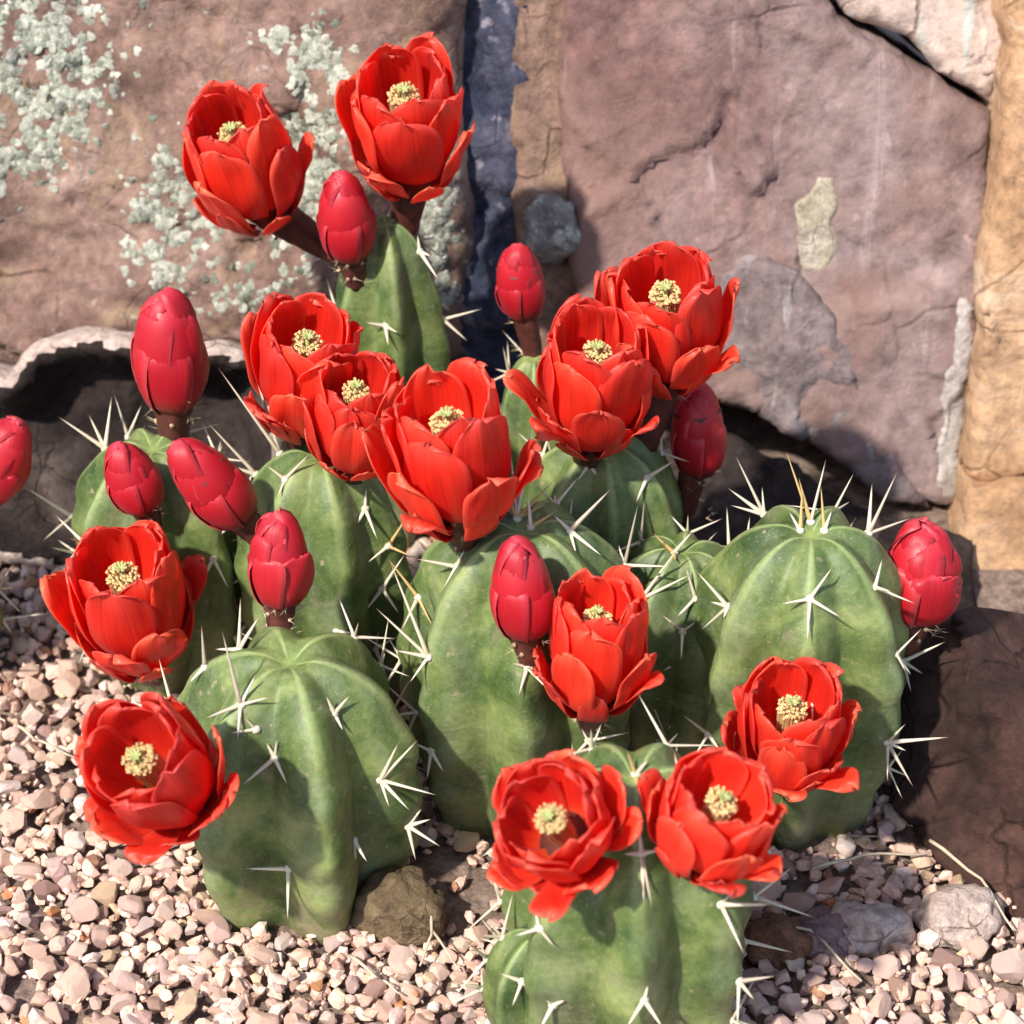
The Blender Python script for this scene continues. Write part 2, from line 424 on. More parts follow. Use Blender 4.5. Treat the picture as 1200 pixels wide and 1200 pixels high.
# ------------------------------------------------------------------ rocks
ROCKS = {}
def slab(name, poly, plane, thick, mat, label, res=0.0028, amp=0.004, freq=22, edge=0.010, seed=0, jag=0.003, steps=0.0,
         mat_edge=None, cat='rock', dip=None, parent=None, conform=None, chip=0.0035, chip_f=26, rim=0.0):
    """a broken stone slab: traced outline at its own place, uneven front face, rounded rim, real thickness"""
    y0, a, b = plane
    n = Vector((a, -1, b)).normalized()
    u = Vector((1, a, 0)).normalized()
    v = u.cross(-n).normalized()
    if v.z < 0: v = -v
    P3 = [on_plane(px, py, plane) for px, py in poly]
    o = sum(P3, Vector()) / len(P3)
    P = [((p - o).dot(u), (p - o).dot(v)) for p in P3]
    so = Vector((seed * 7.3, seed * 3.1, seed * 1.7))
    B = []
    for i in range(len(P)):
        p, q = Vector(P[i]), Vector(P[(i + 1) % len(P)])
        k = max(1, int((q - p).length / res))
        for j in range(k):
            s = p.lerp(q, j / k)
            s3 = Vector((s.x * 45, s.y * 45, 0)) + so
            B.append((s.x + jag * noise.noise(s3) + 0.4 * jag * noise.noise(s3 * 4),
                      s.y + jag * noise.noise(s3 + Vector((31, 5, 2))) + 0.4 * jag * noise.noise(s3 * 4 + Vector((3, 9, 2)))))
    Ba = np.array(B)
    lo, hi = Ba.min(0), Ba.max(0)
    r = random.Random(seed + 5)
    gx, gy = np.meshgrid(np.arange(lo[0], hi[0], res), np.arange(lo[1], hi[1], res))
    pts = np.stack([gx.ravel(), gy.ravel()], 1)
    pts += np.random.RandomState(seed + 1).uniform(-.3, .3, pts.shape) * res
    A0, A1 = Ba, np.roll(Ba, -1, 0)
    inside = np.zeros(len(pts), bool)
    dmin = np.full(len(pts), 1e9)
    for p0, p1 in zip(A0, A1):
        c = ((p0[1] > pts[:, 1]) != (p1[1] > pts[:, 1]))
        with np.errstate(divide='ignore', invalid='ignore'):
            xi = (p1[0] - p0[0]) * (pts[:, 1] - p0[1]) / (p1[1] - p0[1]) + p0[0]
        inside ^= c & (pts[:, 0] < xi)
        dmin = np.minimum(dmin, np.hypot(pts[:, 0] - p0[0], pts[:, 1] - p0[1]))
    keep = inside & (dmin > res * 0.6)
    pts, dmin = pts[keep], dmin[keep]
    nb = len(B)
    allp = [Vector(p) for p in B] + [Vector(p) for p in pts]
    res2 = geometry.delaunay_2d_cdt(allp, [], [list(range(nb))], 1, 1e-7)
    v2, tris, orig = res2[0], res2[2], res2[3]
    dm = [0.0] * nb + list(dmin)
    VV = []
    for k, p in enumerate(v2):
        d = dm[orig[k][0]] if orig[k] else 0.0
        p3 = o + u * p.x + v * p.y
        q = p3 * freq + so
        h = amp * fbm(q, 5) + amp * 1.1 * noise.ridged_multi_fractal(q * 0.45, 0.9, 2.1, 3, 1.0, 2.0) * 0.5
        if chip:
            for cf, ca in ((chip_f, 1.0), (chip_f * 3.1, 0.30)):
                qq = p3 * cf + so
                qq = qq + 0.35 * Vector((noise.noise(qq * 1.3), noise.noise(qq * 1.3 + Vector((7, 0, 0))), noise.noise(qq * 1.3 + Vector((0, 7, 0)))))
                pt = noise.voronoi(qq)[1][0]
                dr = noise.cell_vector(pt * 13.7) - Vector((0.5, 0.5, 0.5))
                h += chip * ca * (0.7 * noise.cell(pt * 5.3 + Vector((3, 3, 3))) + 1.3 * dr.dot(qq - pt))
        if steps:
            s = noise.noise(q * 0.35 + Vector((9, 1, 4))) * 3.0
            f = s - math.floor(s)
            h += steps * (math.floor(s) + min(1, f / 0.12))
        e = max(0.0, 1 - d / edge)
        h -= edge * 0.9 * (1 - math.sqrt(max(0, 1 - e * e)))
        if dip: h += dip(d)
        if conform:                               # a thin scale lying on the parent's own face
            hit = conform.ray_cast(p3 + n * 0.05, -n)[0] or p3
            VV.append(hit + n * (0.0010 + 0.0005 * fbm(q * 3, 3) - 0.0014 * e * e))
            continue
        VV.append(p3 + n * h)
    Fs = []
    for f in tris:
        a_, b_, c_ = (VV[i] for i in f)
        Fs.append(tuple(f) if (b_ - a_).cross(c_ - a_).dot(n) > 0 else tuple(reversed(f)))
    # find the boundary loop in output indices
    inv = {}
    for k, oo in enumerate(orig):
        for i in oo:
            inv.setdefault(i, k)
    loop = [inv[i] for i in range(nb)]
    area = sum(B[i][0] * B[(i + 1) % nb][1] - B[(i + 1) % nb][0] * B[i][1] for i in range(nb))
    if area < 0: loop.reverse()
    rings = [loop]
    for kk, fr in enumerate((0.12, 0.35, 0.65, 1.0)):
        ring = []
        for i in loop:
            p = VV[i] - n * thick * fr
            q = p * freq * 1.5 + so
            p = p + Vector((noise.noise(q), noise.noise(q + Vector((5, 0, 0))), noise.noise(q + Vector((0, 5, 0))))) * amp * 0.7
            ring.append(len(VV)); VV.append(p)
        rings.append(ring)
    nF = len(Fs)
    for A_, B_ in zip(rings, rings[1:]):
        for i in range(nb):
            j = (i + 1) % nb
            Fs.append((A_[j], A_[i], B_[i], B_[j]))
    Fs.append(tuple(reversed(rings[-1])))
    base = Vector((o.x, o.y, o.z))
    me = mesh_from(name, [p - base for p in VV], Fs, mat)
    if mat_edge:
        me.materials.append(mat_edge)
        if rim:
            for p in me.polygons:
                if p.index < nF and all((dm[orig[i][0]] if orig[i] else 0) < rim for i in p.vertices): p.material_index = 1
        for p in me.polygons:
            if p.index >= nF: p.material_index = 1
    ob = add(name, me, Matrix.Translation(base), parent)
    if parent is None: tag(ob, label, cat)
    ROCKS[ob.name] = (ob, BVHTree.FromPolygons(VV, Fs))
    return ob

P_left = (0.110, -0.10, 0.32)
rock_left = slab('boulder', [(-330, -260), (120, -300), (470, -220), (545, -60), (540, 120), (548, 260), (540, 420), (420, 560), (200, 560), (-330, 560)],
     P_left, 0.16, M_left, 'pink brown boulder crusted with pale lichen behind the left of the cactus clump', amp=0.007, freq=16, edge=0.016, seed=1, cat='boulder', steps=0.0022)
slab('slate_stone', [(500, -240), (640, -240), (640, 120), (640, 480), (500, 480)], (0.128, 0.0, 0.32), 0.08, M_slate,
     'narrow blue black stone wedged in the gap between the two big boulders', amp=0.005, freq=40, edge=0.006, seed=2, jag=0.0015)
slab('tan_stone', [(606, -250), (690, -250), (700, 100), (705, 300), (660, 430), (615, 430), (600, 250), (597, 100)], (0.116, 0.0, 0.35), 0.07, M_tan,
     'tan brown strip of stone along the edge of the mauve slab', amp=0.004, freq=30, edge=0.009, seed=3)
rock_slab = slab('rock_slab', [(655, -260), (905, -250), (960, -30), (990, 26), (1060, 62), (1120, 105), (1168, 136), (1163, 240), (1152, 340), (1138, 470), (1130, 596), (1040, 578), (960, 528), (905, 490), (840, 474), (760, 480), (690, 430), (668, 300), (655, 130)],
     (0.104, 0.0, 0.36), 0.24, M_slab, 'large flat mauve grey rock slab leaning behind the cactus', amp=0.0036, freq=15, edge=0.008, seed=4, cat='rock slab', steps=0.0016)
slab('flake', [(930, 236), (950, 226), (960, 204), (977, 208), (983, 240), (976, 268), (984, 300), (966, 326), (946, 322), (934, 300), (931, 262)],
     (0.1022, 0.0, 0.36), 0.003, M_cream, None, res=0.0018, amp=0.0012, freq=70, edge=0.0016, seed=14, jag=0.003, parent=rock_slab, conform=ROCKS[rock_slab.name][1], chip=0)
slab('pale_edge', [(1122, 335), (1146, 350), (1136, 470), (1127, 592), (1104, 588), (1092, 560), (1104, 500), (1100, 455), (1114, 410)],
     (0.1022, 0.0, 0.36), 0.003, M_whitish, None, res=0.002, amp=0.0012, freq=70, edge=0.0016, seed=15, jag=0.005, parent=rock_slab, conform=ROCKS[rock_slab.name][1], chip=0)  # whitish strip down the slab's right edge
slab('rock_layer', [(845, 322), (872, 303), (905, 306), (938, 318), (975, 365), (1003, 410), (1016, 470), (1052, 540), (1095, 596), (1040, 588), (1000, 562), (955, 530), (915, 502), (868, 478), (848, 420)],
     (0.099, 0.0, 0.36), 0.05, M_grey, 'rough grey layer of stone overhanging a dark gap behind the tall ribbed cactus', amp=0.004, freq=22, edge=0.005, seed=5, jag=0.005)
slab('pale_stone', [(915, -250), (1160, -250), (1176, -60), (1178, 60), (1170, 128), (1125, 97), (1064, 54), (996, 18), (968, -36)],
     (0.108, 0.0, 0.36), 0.10, M_pale, 'pale pink stone fitted above the crack of the mauve slab', amp=0.003, freq=18, edge=0.006, seed=6)
slab('sandstone_block', [(1180, -260), (1500, -260), (1500, 560), (1300, 572), (1200, 562), (1150, 574), (1137, 560), (1148, 420), (1160, 320), (1172, 200), (1184, 60)],
     (0.078, 0.0, 0.34), 0.14, M_orange, 'orange tan sandstone block beside the mauve slab, above the crack', amp=0.003, freq=16, edge=0.006, seed=7, chip=0.004, chip_f=11)
slab('sandstone_block', [(1137, 570), (1155, 580), (1200, 570), (1300, 580), (1500, 568), (1500, 880), (1180, 860), (1125, 760), (1124, 640)],
     (0.066, 0.0, 0.34), 0.14, M_orange, 'orange tan sandstone block below the crack, over the dark brown rock', amp=0.003, freq=16, edge=0.006, seed=8, chip=0.004, chip_f=11)
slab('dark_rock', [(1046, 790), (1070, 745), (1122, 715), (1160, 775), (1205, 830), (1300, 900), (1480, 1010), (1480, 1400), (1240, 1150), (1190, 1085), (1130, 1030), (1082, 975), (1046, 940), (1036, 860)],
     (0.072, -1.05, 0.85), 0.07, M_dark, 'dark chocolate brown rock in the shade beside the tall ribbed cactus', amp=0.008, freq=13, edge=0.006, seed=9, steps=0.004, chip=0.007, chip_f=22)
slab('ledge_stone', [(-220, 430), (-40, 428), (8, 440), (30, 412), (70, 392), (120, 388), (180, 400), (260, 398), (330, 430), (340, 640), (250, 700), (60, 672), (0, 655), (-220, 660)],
     (0.054, 0.0, 0.62), 0.035, M_cavity, 'hollow faced stone painted shade dark with a weathered rim painted sunlit pale below the lichen boulder', amp=0.006, freq=30, edge=0.006, seed=10,
     mat_edge=M_rim, rim=0.0065, dip=lambda d: -0.030 * min(1, max(0, d - 0.008) / 0.012))  # front band along the edge takes the painted sunlit tone
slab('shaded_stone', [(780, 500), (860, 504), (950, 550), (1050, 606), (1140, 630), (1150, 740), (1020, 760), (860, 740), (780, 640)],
     (0.030, 0.0, 3.2), 0.03, M_cavity, 'dark rough stone lying in the gap under the grey layer', amp=0.006, freq=40, edge=0.010, seed=11)  # near-black brown puts the gap's shade into the stone colour

def boulderlet(name, c, rad, mat, label, seed, cat='stone', sub=4, rough=0.28, col=None):
    bm = bmesh.new()
    bmesh.ops.create_icosphere(bm, subdivisions=sub, radius=1)
    so = Vector((seed * 3.7, seed, seed * 2.1))
    for v in bm.verts:
        d = v.co.normalized()
        f = 1 + rough * noise.noise(d * 1.1 + so) + rough * 0.6 * fbm(d * 2.6 + so, 4)
        v.co = Vector((d.x * rad[0], d.y * rad[1], d.z * rad[2])) * f
    me = bpy.data.meshes.new(name)
    bm.to_mesh(me); bm.free()
    me.polygons.foreach_set('use_smooth', [True] * len(me.polygons))
    me.materials.append(mat)
    ob = add(name, me, Matrix.Translation(c))
    tag(ob, label, cat)
    ROCKS[ob.name] = (ob, BVHTree.FromPolygons([c + v.co for v in me.vertices], [tuple(p.vertices) for p in me.polygons]))
    return ob

boulderlet('lichen_stone', at_y(648, 268, 0.150), (0.013, 0.012, 0.014), M_greylich, 'small round grey stone with lichen at the foot of the tan strip', 3)
boulderlet('brown_stone', at_z(468, 1068, 0.006), (0.018, 0.014, 0.016), M_brown, 'olive brown stone lying between the two front cacti', 4)
boulderlet('rust_stone', at_z(912, 1108, 0.004), (0.013, 0.010, 0.012), rock_mat('stone_rust', [(0.08, 0.03, 0.02), (0.22, 0.11, 0.06), (0.30, 0.18, 0.10)], 60),
           'rusty brown stone among gravel beside the front cactus', 6)
boulderlet('cream_stone', at_z(1015, 1090, 0.003), (0.015, 0.011, 0.011), M_rim, 'cream stone among gravel below the dark brown rock', 8)
boulderlet('purple_stone', at_z(965, 1100, 0.002), (0.015, 0.012, 0.009), rock_mat('stone_purple', [(0.12, 0.07, 0.075), (0.30, 0.19, 0.18), (0.40, 0.29, 0.26)], 60),
           'dull purple stone leaning on the cream stone in gravel', 9)
boulderlet('pink_stone', at_z(1125, 1075, 0.004), (0.016, 0.013, 0.011), M_rim, 'cream pink stone in gravel touching the foot of the dark rock', 10)

# lichen crust on the boulder
def lichen_on(rock, blobs, seed, n_per, rmin=0.0007, rmax=0.0026):
    ob, bvh = ROCKS[rock.name]
    base = WORLD[rock.name].translation
    r = random.Random(seed)
    Vs, Fs = [], []
    for (cx, cy, sx, sy, dens) in blobs:
        for _ in range(int(n_per * dens)):
            px, py = r.gauss(cx, sx), r.gauss(cy, sy)
            if noise.noise(Vector((px / 26, py / 26, seed))) + 0.6 * noise.noise(Vector((px / 10, py / 10, seed + 4))) < -0.02: continue
            hit, nrm, _, _ = bvh.ray_cast(CAM, ray(px, py))
            if hit is None: continue
            rad = r.uniform(rmin, rmax)
            t1 = nrm.orthogonal().normalized(); t2 = nrm.cross(t1)
            k0 = len(Vs); m = 9
            Vs.append(hit + nrm * rad * r.uniform(0.08, 0.20))
            ph = r.uniform(0, 6.28)
            for ring, (fr, fh) in enumerate(((0.55, 0.14), (1.0, -0.08))):
                for i in range(m):
                    an = ph + i * 2 * math.pi / m
                    q = rad * fr * r.uniform(0.65, 1.3)
                    Vs.append(hit + (t1 * math.cos(an) + t2 * math.sin(an)) * q + nrm * rad * fh * r.uniform(0.5, 1.4))
            for i in range(m):
                j = (i + 1) % m
                Fs.append((k0, k0 + 1 + i, k0 + 1 + j))
                Fs.append((k0 + 1 + i, k0 + 1 + m + i, k0 + 1 + m + j, k0 + 1 + j))
    me = mesh_from('lichen', [v - base for v in Vs], Fs, M_lichen, smooth=False)
    tag(add('lichen', me, Matrix.Translation(base), rock), kind='stuff')
lichen_on(rock_left, [(45, 40, 42, 40, 1.3), (20, 110, 30, 35, .6), (90, 90, 20, 15, .3), (25, 185, 28, 16, .5), (70, 145, 18, 12, .25), (185, 225, 16, 28, .4),
                      (185, 300, 16, 22, .4), (215, 270, 18, 18, .25), (375, 80, 14, 22, .35), (365, 170, 18, 55, .7), (350, 250, 16, 40, .4), (510, 260, 16, 40, .5), (520, 330, 12, 30, .25),
                      (322, 52, 10, 7, .12), (280, 340, 30, 15, .15), (-60, 60, 60, 90, 1.0)], 21, 1000)

# ------------------------------------------------------------------ cacti
# base x, y are taken from the pixel of the tip at the given height
STEMS = {}
def cactus(key, apx, apy, h, rad, ribs, phase, label, lean=(0, 0), amp=0.30, seed=0):
    top = at_z(apx, apy, h)
    base = Vector((top.x - lean[0], top.y - lean[1], 0))
    root = bpy.data.objects.new('claret_cup_cactus', None)
    root.empty_display_size = 0.03
    C.objects.link(root)
    place(root, Matrix.Translation(base))
    tag(root, label, 'cactus', 'clump of ribbed cactus stems')
    NT_, NS = ribs * 14, 64
    so = Vector((seed * 5.1, seed * 2.3, seed))
    V, crest, hg, ap = [], [], [], []
    for j in range(NS + 1):
        s = j / NS
        # arc: lower barrel then dome
        if s < 0.5:
            zz = s / 0.5 * 0.52
            rr = 0.74 + 0.26 * math.sin(min(1, zz / 0.52) * math.pi / 2)
        else:
            a = (s - 0.5) / 0.5 * math.pi / 2
            zz = 0.52 + 0.48 * math.sin(a) ** 0.92
            rr = max(0.0, math.cos(a)) ** 0.86
        if j == NS: rr = 0.0
        for i in range(NT_):
            th = i / NT_ * 2 * math.pi
            wob = 0.10 * noise.noise(Vector((zz * 2.2, seed * 1.3, 0.5)))
            uu = (ribs * (th - phase + wob) / (2 * math.pi)) % 1.0
            uu = 2 * min(uu, 1 - uu)                 # 0 on the ridge, 1 in the groove
            c = 1 - uu
            cc = 0.5 * (1 - uu ** 1.25) + 0.5 * (0.5 + 0.5 * math.cos(math.pi * uu))
            tub = 0.026 * math.cos(zz * h / 0.021 * 2 * math.pi + seed) * cc
            d = Vector((math.cos(th), math.sin(th), 0))
            aa = amp * (0.65 + 0.35 * rr)
            r = rad * rr * (1 - aa * (1 - cc) + aa * 0.25 + tub * (0.3 + 0.7 * rr)) * (1 + 0.07 * noise.noise(d * 1.4 + so + Vector((0, 0, zz * 2))) + 0.012 * noise.noise(d * 7 + so + Vector((0, 0, zz * 14))))
            z = -0.012 + (h + 0.012) * zz
            z -= 0.10 * rad * math.exp(-(rr / 0.16) ** 2) 
            z += 0.04 * rad * (cc - 0.6) * math.exp(-((rr - 0.45) / 0.25) ** 2)
            f = zz ** 1.4
            V.append(Vector((r * d.x + lean[0] * f, r * d.y + lean[1] * f, z)))
            crest.append(c); hg.append(zz); ap.append(max(0.0, 1 - rr) if s > .5 else 0)
    F = []
    for j in range(NS):
        for i in range(NT_):
            k = (i + 1) % NT_
            if j == NS - 1:
                F.append((j * NT_ + i, j * NT_ + k, (j + 1) * NT_ + i))
            else:
                F.append((j * NT_ + i, j * NT_ + k, (j + 1) * NT_ + k, (j + 1) * NT_ + i))
    # drop the duplicate apex ring: keep its first vertex only
    last = NS * NT_
    F = [tuple(last if q >= last else q for q in f) for f in F]
    V = V[:last + 1]
    me = mesh_from('stem', V, F, M_stem)
    fattr(me, 'crest', crest[:last + 1]); fattr(me, 'hgt', hg[:last + 1]); fattr(me, 'apex', ap[:last + 1])
    st = add('stem', me, Matrix.Translation(base), root)
    bvh = BVHTree.FromPolygons([v + base for v in V], F)
    ctr = base + Vector((0, 0, h * 0.6))
    STEMS[key] = dict(root=root, base=base, h=h, rad=rad, bvh=bvh, ribs=ribs, phase=phase, V=V, NT=NT_, NS=NS, crest=crest, manual=[], ctr=ctr, top=top)
    return root

PI = math.pi
cactus('A', 950, 618, 0.128, 0.041, 7, -PI / 2, 'tall ribbed green cactus with bare spiny tip and side bud, beside the dark rock', seed=1)
cactus('B', 745, 905, 0.118, 0.041, 7, -PI / 2 + 0.02, 'green cactus with two wide open flowers and a small pale pup at its foot', seed=2, lean=(0, 0.004))
cactus('C', 338, 768, 0.106, 0.043, 6, -PI / 2 + 0.30, 'stout grey green cactus with one open flower over gravel and a pink bud on top', seed=3, amp=0.36)
cactus('E', 612, 612, 0.130, 0.044, 7, -PI / 2 + 0.02, 'cactus with a tall open flower and a round bud under its yellow spiny tip', seed=4, amp=0.32)
cactus('F', 372, 528, 0.122, 0.033, 6, -PI / 2 + 0.3, 'slim cactus behind the stout grey green one, with a pair of overlapping flowers', seed=5)
cactus('G', 178, 520, 0.106, 0.035, 7, -PI / 2, 'cactus beside the hollow faced stone with red buds and one hanging flower', seed=6)
cactus('H', 452, 258, 0.155, 0.0245, 6, -PI / 2 + 0.2, 'tallest cactus at the lichen boulder, two flowers with a bud between', seed=7)
cactus('I', 706, 515, 0.112, 0.034, 7, -PI / 2 + 0.1, 'cactus under the grey stone layer with two overlapping flowers and long dark bud', seed=8)
cactus('K', 626, 418, 0.108, 0.016, 6, -PI / 2, 'small shaded cactus with one crimson bud by the small lichen stone', seed=9)
cactus('J', -112, 590, 0.085, 0.028, 7, -PI / 2, 'cactus with a single dark crimson bud in front of the hollow faced stone', seed=10)

cactus('L', 800, 640, 0.098, 0.030, 7, -PI / 2 + 0.3, 'dark flowerless cactus squeezed in between the tall ribbed one and its neighbour', seed=11)
cactus('P', 632, 1092, 0.056, 0.0185, 6, -PI / 2 + 0.2, 'small pale cactus pup at the foot of the one with two wide open flowers', seed=12)

# ------------------------------------------------------------------ spines
def spine_mesh(name, mat):
    V, F = [], []
    m, k = 6, 5
    for j in range(k + 1):
        t = j / k
        rr = (1 - t) ** 0.7 * (1.0 if j else 1.15)
        off = 0.05 * math.sin(t * PI)
        for i in range(m):
            a = i / m * 2 * PI
            V.append((rr * math.cos(a) * 1.0, rr * math.sin(a), t))
    F = [(j * m + i, j * m + (i + 1) % m, (j + 1) * m + (i + 1) % m, (j + 1) * m + i) for j in range(k) for i in range(m)]
    return mesh_from(name, V, F, mat)
ME_spine = spine_mesh('spine', M_spine)
ME_spine_tan = spine_mesh('spine_young', M_spine_tan)

def areole_mesh():
    bm = bmesh.new()
    bmesh.ops.create_icosphere(bm, subdivisions=2, radius=1)
    for v in bm.verts:
        v.co *= 1 + 0.25 * noise.noise(v.co * 2.5)
    me = bpy.data.meshes.new('areole')
    bm.to_mesh(me); bm.free()
    me.polygons.foreach_set('use_smooth', [True] * len(me.polygons))
    me.materials.append(M_areole)
    return me
ME_areole = areole_mesh()

def frame(p, z, sx=1, sy=None, sz=None):
    q = z.to_track_quat('Z', 'Y').to_matrix().to_4x4()
    return Matrix.Translation(p) @ q @ Matrix.Diagonal((sx, sx if sy is None else sy, sx if sz is None else sz, 1))

def surface_point(S, px, py):
    """point of the stem under a pixel; off its outline, the nearest place on the stem"""
    d = ray(px, py)
    hit, n, _, _ = S['bvh'].ray_cast(CAM, d)
    if hit is not None: return hit, n, True
    best = None
    t0 = (S['ctr'] - CAM).dot(d)
    for k in range(-30, 31):
        q = CAM + d * (t0 + k * 0.003)
        loc, n, _, dist = S['bvh'].find_nearest(q)
        if best is None or dist < best[2]: best = (loc, n, dist)
    return best[0], best[1], False

def cluster(key, px, py, tips, tan=False, thick=0.00086):
    S = STEMS[key]
    p, n, _ = surface_point(S, px, py)
    ar = add('areole', ME_areole, frame(p + n * 0.0002, n, 0.0017, 0.0015, 0.0012), S['root'])
    S['manual'].append(p)
    px, py = proj(p)
    dep = (p - CAM).dot(FWD)
    for i, (tx, ty) in enumerate(tips):
        d = ray(tx, ty)
        plen = math.hypot(tx - px, ty - py) / 600 * HALF * dep
        tow = plen * rng.uniform(0.15, 0.5)
        tip = CAM + d * ((dep - tow) / d.dot(FWD))
        # never let a spine dive into the skin
        v = tip - p
        if v.dot(n) < 0.15 * v.length:
            v = v + n * (0.15 * v.length - v.dot(n))
        th = thick * rng.uniform(0.85, 1.2)
        add('spine', ME_spine_tan if (tan and i % 2 == 0) else ME_spine, frame(p - v * 0.02, v, th, th, v.length * 1.02), S['root'])

CL = [
 ('A', 950, 612, [(921, 528), (968, 538), (936, 560)], True),
 ('A', 938, 622, [(940, 575), (925, 600)], True), ('A', 966, 622, [(962, 570), (975, 598)], True),
 ('A', 882, 592, [(862, 534), (853, 572), (856, 592), (893, 570)]), ('A', 1031, 602, [(1052, 552), (1068, 607), (1022, 566)]),
 ('A', 949, 702, [(946, 752), (986, 724), (914, 708), (976, 664), (948, 730)]), ('A', 853, 711, [(815, 668), (822, 738), (856, 728), (832, 705)]),
 ('A', 1040, 870, [(1112, 864), (1057, 832), (1040, 916), (1070, 922), (1062, 880)]), ('A', 1058, 775, [(1068, 812), (1108, 752), (1082, 790), (1050, 800)]),
 ('A', 952, 800, [(985, 790), (930, 812), (952, 850)]), ('A', 985, 980, [(1035, 973), (1010, 1000), (1008, 1022)]),
 ('E', 606, 608, [(648, 564), (598, 528), (640, 590), (622, 500), (588, 566)], True), ('E', 622, 618, [(650, 600), (618, 575)], True),
 ('E', 668, 622, [(716, 573), (706, 652), (672, 652), (648, 604)]), ('E', 738, 660, [(748, 590), (786, 664), (722, 640)]),
 ('E', 795, 692, [(798, 638), (748, 686), (812, 672)]), ('E', 535, 664, [(488, 655), (517, 696), (537, 686), (555, 648)]),
 ('E', 502, 770, [(462, 762), (440, 712), (456, 655), (480, 800)]), ('E', 785, 790, [(770, 757), (806, 800), (745, 842), (782, 868)]),
 ('E', 618, 782, [(608, 815), (640, 806), (596, 775)]), ('E', 505, 880, [(478, 868), (520, 905), (500, 915)]),
 ('E', 690, 868, [(668, 890), (712, 888), (740, 850)]), ('E', 772, 850, [(752, 884), (800, 835), (790, 880)]),
 ('C', 392, 836, [(362, 822), (410, 815), (402, 856)]), ('C', 322, 888, [(283, 921), (340, 918), (336, 862), (312, 870)]),
 ('C', 282, 826, [(260, 738), (240, 842), (284, 872), (318, 818), (300, 790)]), ('C', 338, 1018, [(286, 1018), (337, 1078)]),
 ('C', 446, 914, [(464, 858), (488, 862), (456, 946), (512, 932), (480, 950)]), ('C', 478, 968, [(516, 992), (487, 1008), (482, 935), (505, 960)]),
 ('C', 278, 748, [(282, 700), (252, 762), (304, 722)]), ('C', 240, 782, [(236, 732), (222, 800)]), ('C', 300, 855, [(268, 858), (284, 838)]),
 ('C', 415, 985, [(430, 1010), (400, 1008)]),
 ('G', 74, 600, [(28, 570), (50, 634), (64, 590)]), ('G', 116, 516, [(68, 488), (131, 464), (104, 486)]), ('G', 150, 512, [(134, 462), (166, 474), (186, 520)]),
 ('G', 250, 655, [(268, 690), (232, 688)]),
 ('F', 290, 548, [(243, 495), (310, 560), (265, 545)]), ('F', 334, 562, [(366, 534), (330, 585), (312, 545)]), ('F', 428, 596, [(414, 622), (442, 632), (428, 570)]),
 ('F', 448, 690, [(470, 640), (425, 720), (468, 720)]), ('F', 280, 450, [(288, 402), (255, 430)]), ('F', 395, 740, [(410, 770), (380, 770), (420, 740)]),
 ('H', 492, 295, [(514, 328), (488, 275), (505, 300)]), ('H', 452, 382, [(428, 378), (470, 388), (455, 405)]), ('H', 535, 372, [(565, 362), (548, 400)]),
 ('B', 752, 1000, [(753, 1060), (746, 948), (730, 1001), (776, 996), (764, 1064)]), ('B', 755, 1172, [(734, 1205), (777, 1205), (755, 1150)]),
 ('B', 845, 1060, [(907, 1060), (872, 1118), (862, 1040)]), ('B', 918, 1040, [(957, 1076), (930, 1015)]), ('B', 632, 1088, [(603, 1097), (628, 1060), (650, 1110)]),
 ('B', 648, 1178, [(632, 1208), (662, 1165), (640, 1160)]), ('B', 866, 1150, [(908, 1144), (864, 1205), (884, 1172)]), ('B', 745, 908, [(735, 880), (760, 890), (748, 935)], True),
 ('I', 625, 520, [(650, 490), (605, 505)]), ('I', 758, 560, [(790, 540), (745, 590)]), ('I', 690, 545, [(675, 565), (708, 566)]),
 ('E', 490, 700, [(455, 655), (470, 740), (512, 730)], True), ('E', 488, 835, [(450, 800), (470, 880), (440, 842)]), ('F', 455, 640, [(478, 600), (430, 660), (482, 652)], True),
 ('F', 440, 760, [(420, 720), (468, 745), (455, 800)]), ('L', 800, 740, [(775, 720), (822, 725), (798, 775)]), ('L', 790, 648, [(765, 625), (812, 622), (785, 680)], True),
 ('B', 800, 930, [(790, 880), (822, 905)]), ('A', 830, 860, [(800, 838), (812, 890), (850, 880)]), ('P', 640, 1095, [(622, 1072), (655, 1075)], True), ('P', 612, 1150, [(585, 1140), (600, 1180), (630, 1170)]),
]
for c in CL: cluster(*c)
# remaining areoles down the ribs on the sides that the photograph does not show
for key, S in STEMS.items():
    base, NTn = S['base'], S['NT']
    for rb in range(S['ribs']):
        th = S['phase'] + rb * 2 * PI / S['ribs']
        i = int(round((th % (2 * PI)) / (2 * PI) * NTn)) % NTn
        for j in (10, 20, 30, 40, 50):
            p = base + S['V'][j * NTn + i]
            loc, n, _, _ = S['bvh'].find_nearest(p)
            facing = n.dot((CAM - p).normalized())
            if facing > 0.30 or p.z < 0.012: continue
            if any((p - q).length < 0.016 for q in S['manual']): continue
            add('areole', ME_areole, frame(p, n, 0.0016, 0.0014, 0.0011), S['root'])
            t1 = n.orthogonal().normalized(); t2 = n.cross(t1)
            a0 = rng.uniform(0, 6.28)
            for q in range(rng.choice((3, 3, 4))):
                an = a0 + q * 2 * PI / 3.4
                v = (n * rng.uniform(0.35, 0.9) + t1 * math.cos(an) + t2 * math.sin(an)).normalized() * rng.uniform(0.010, 0.021)
                th_ = 0.0007 * rng.uniform(0.8, 1.2)
                add('spine', ME_spine, frame(p - v * 0.02, v, th_, th_, v.length), S['root'])

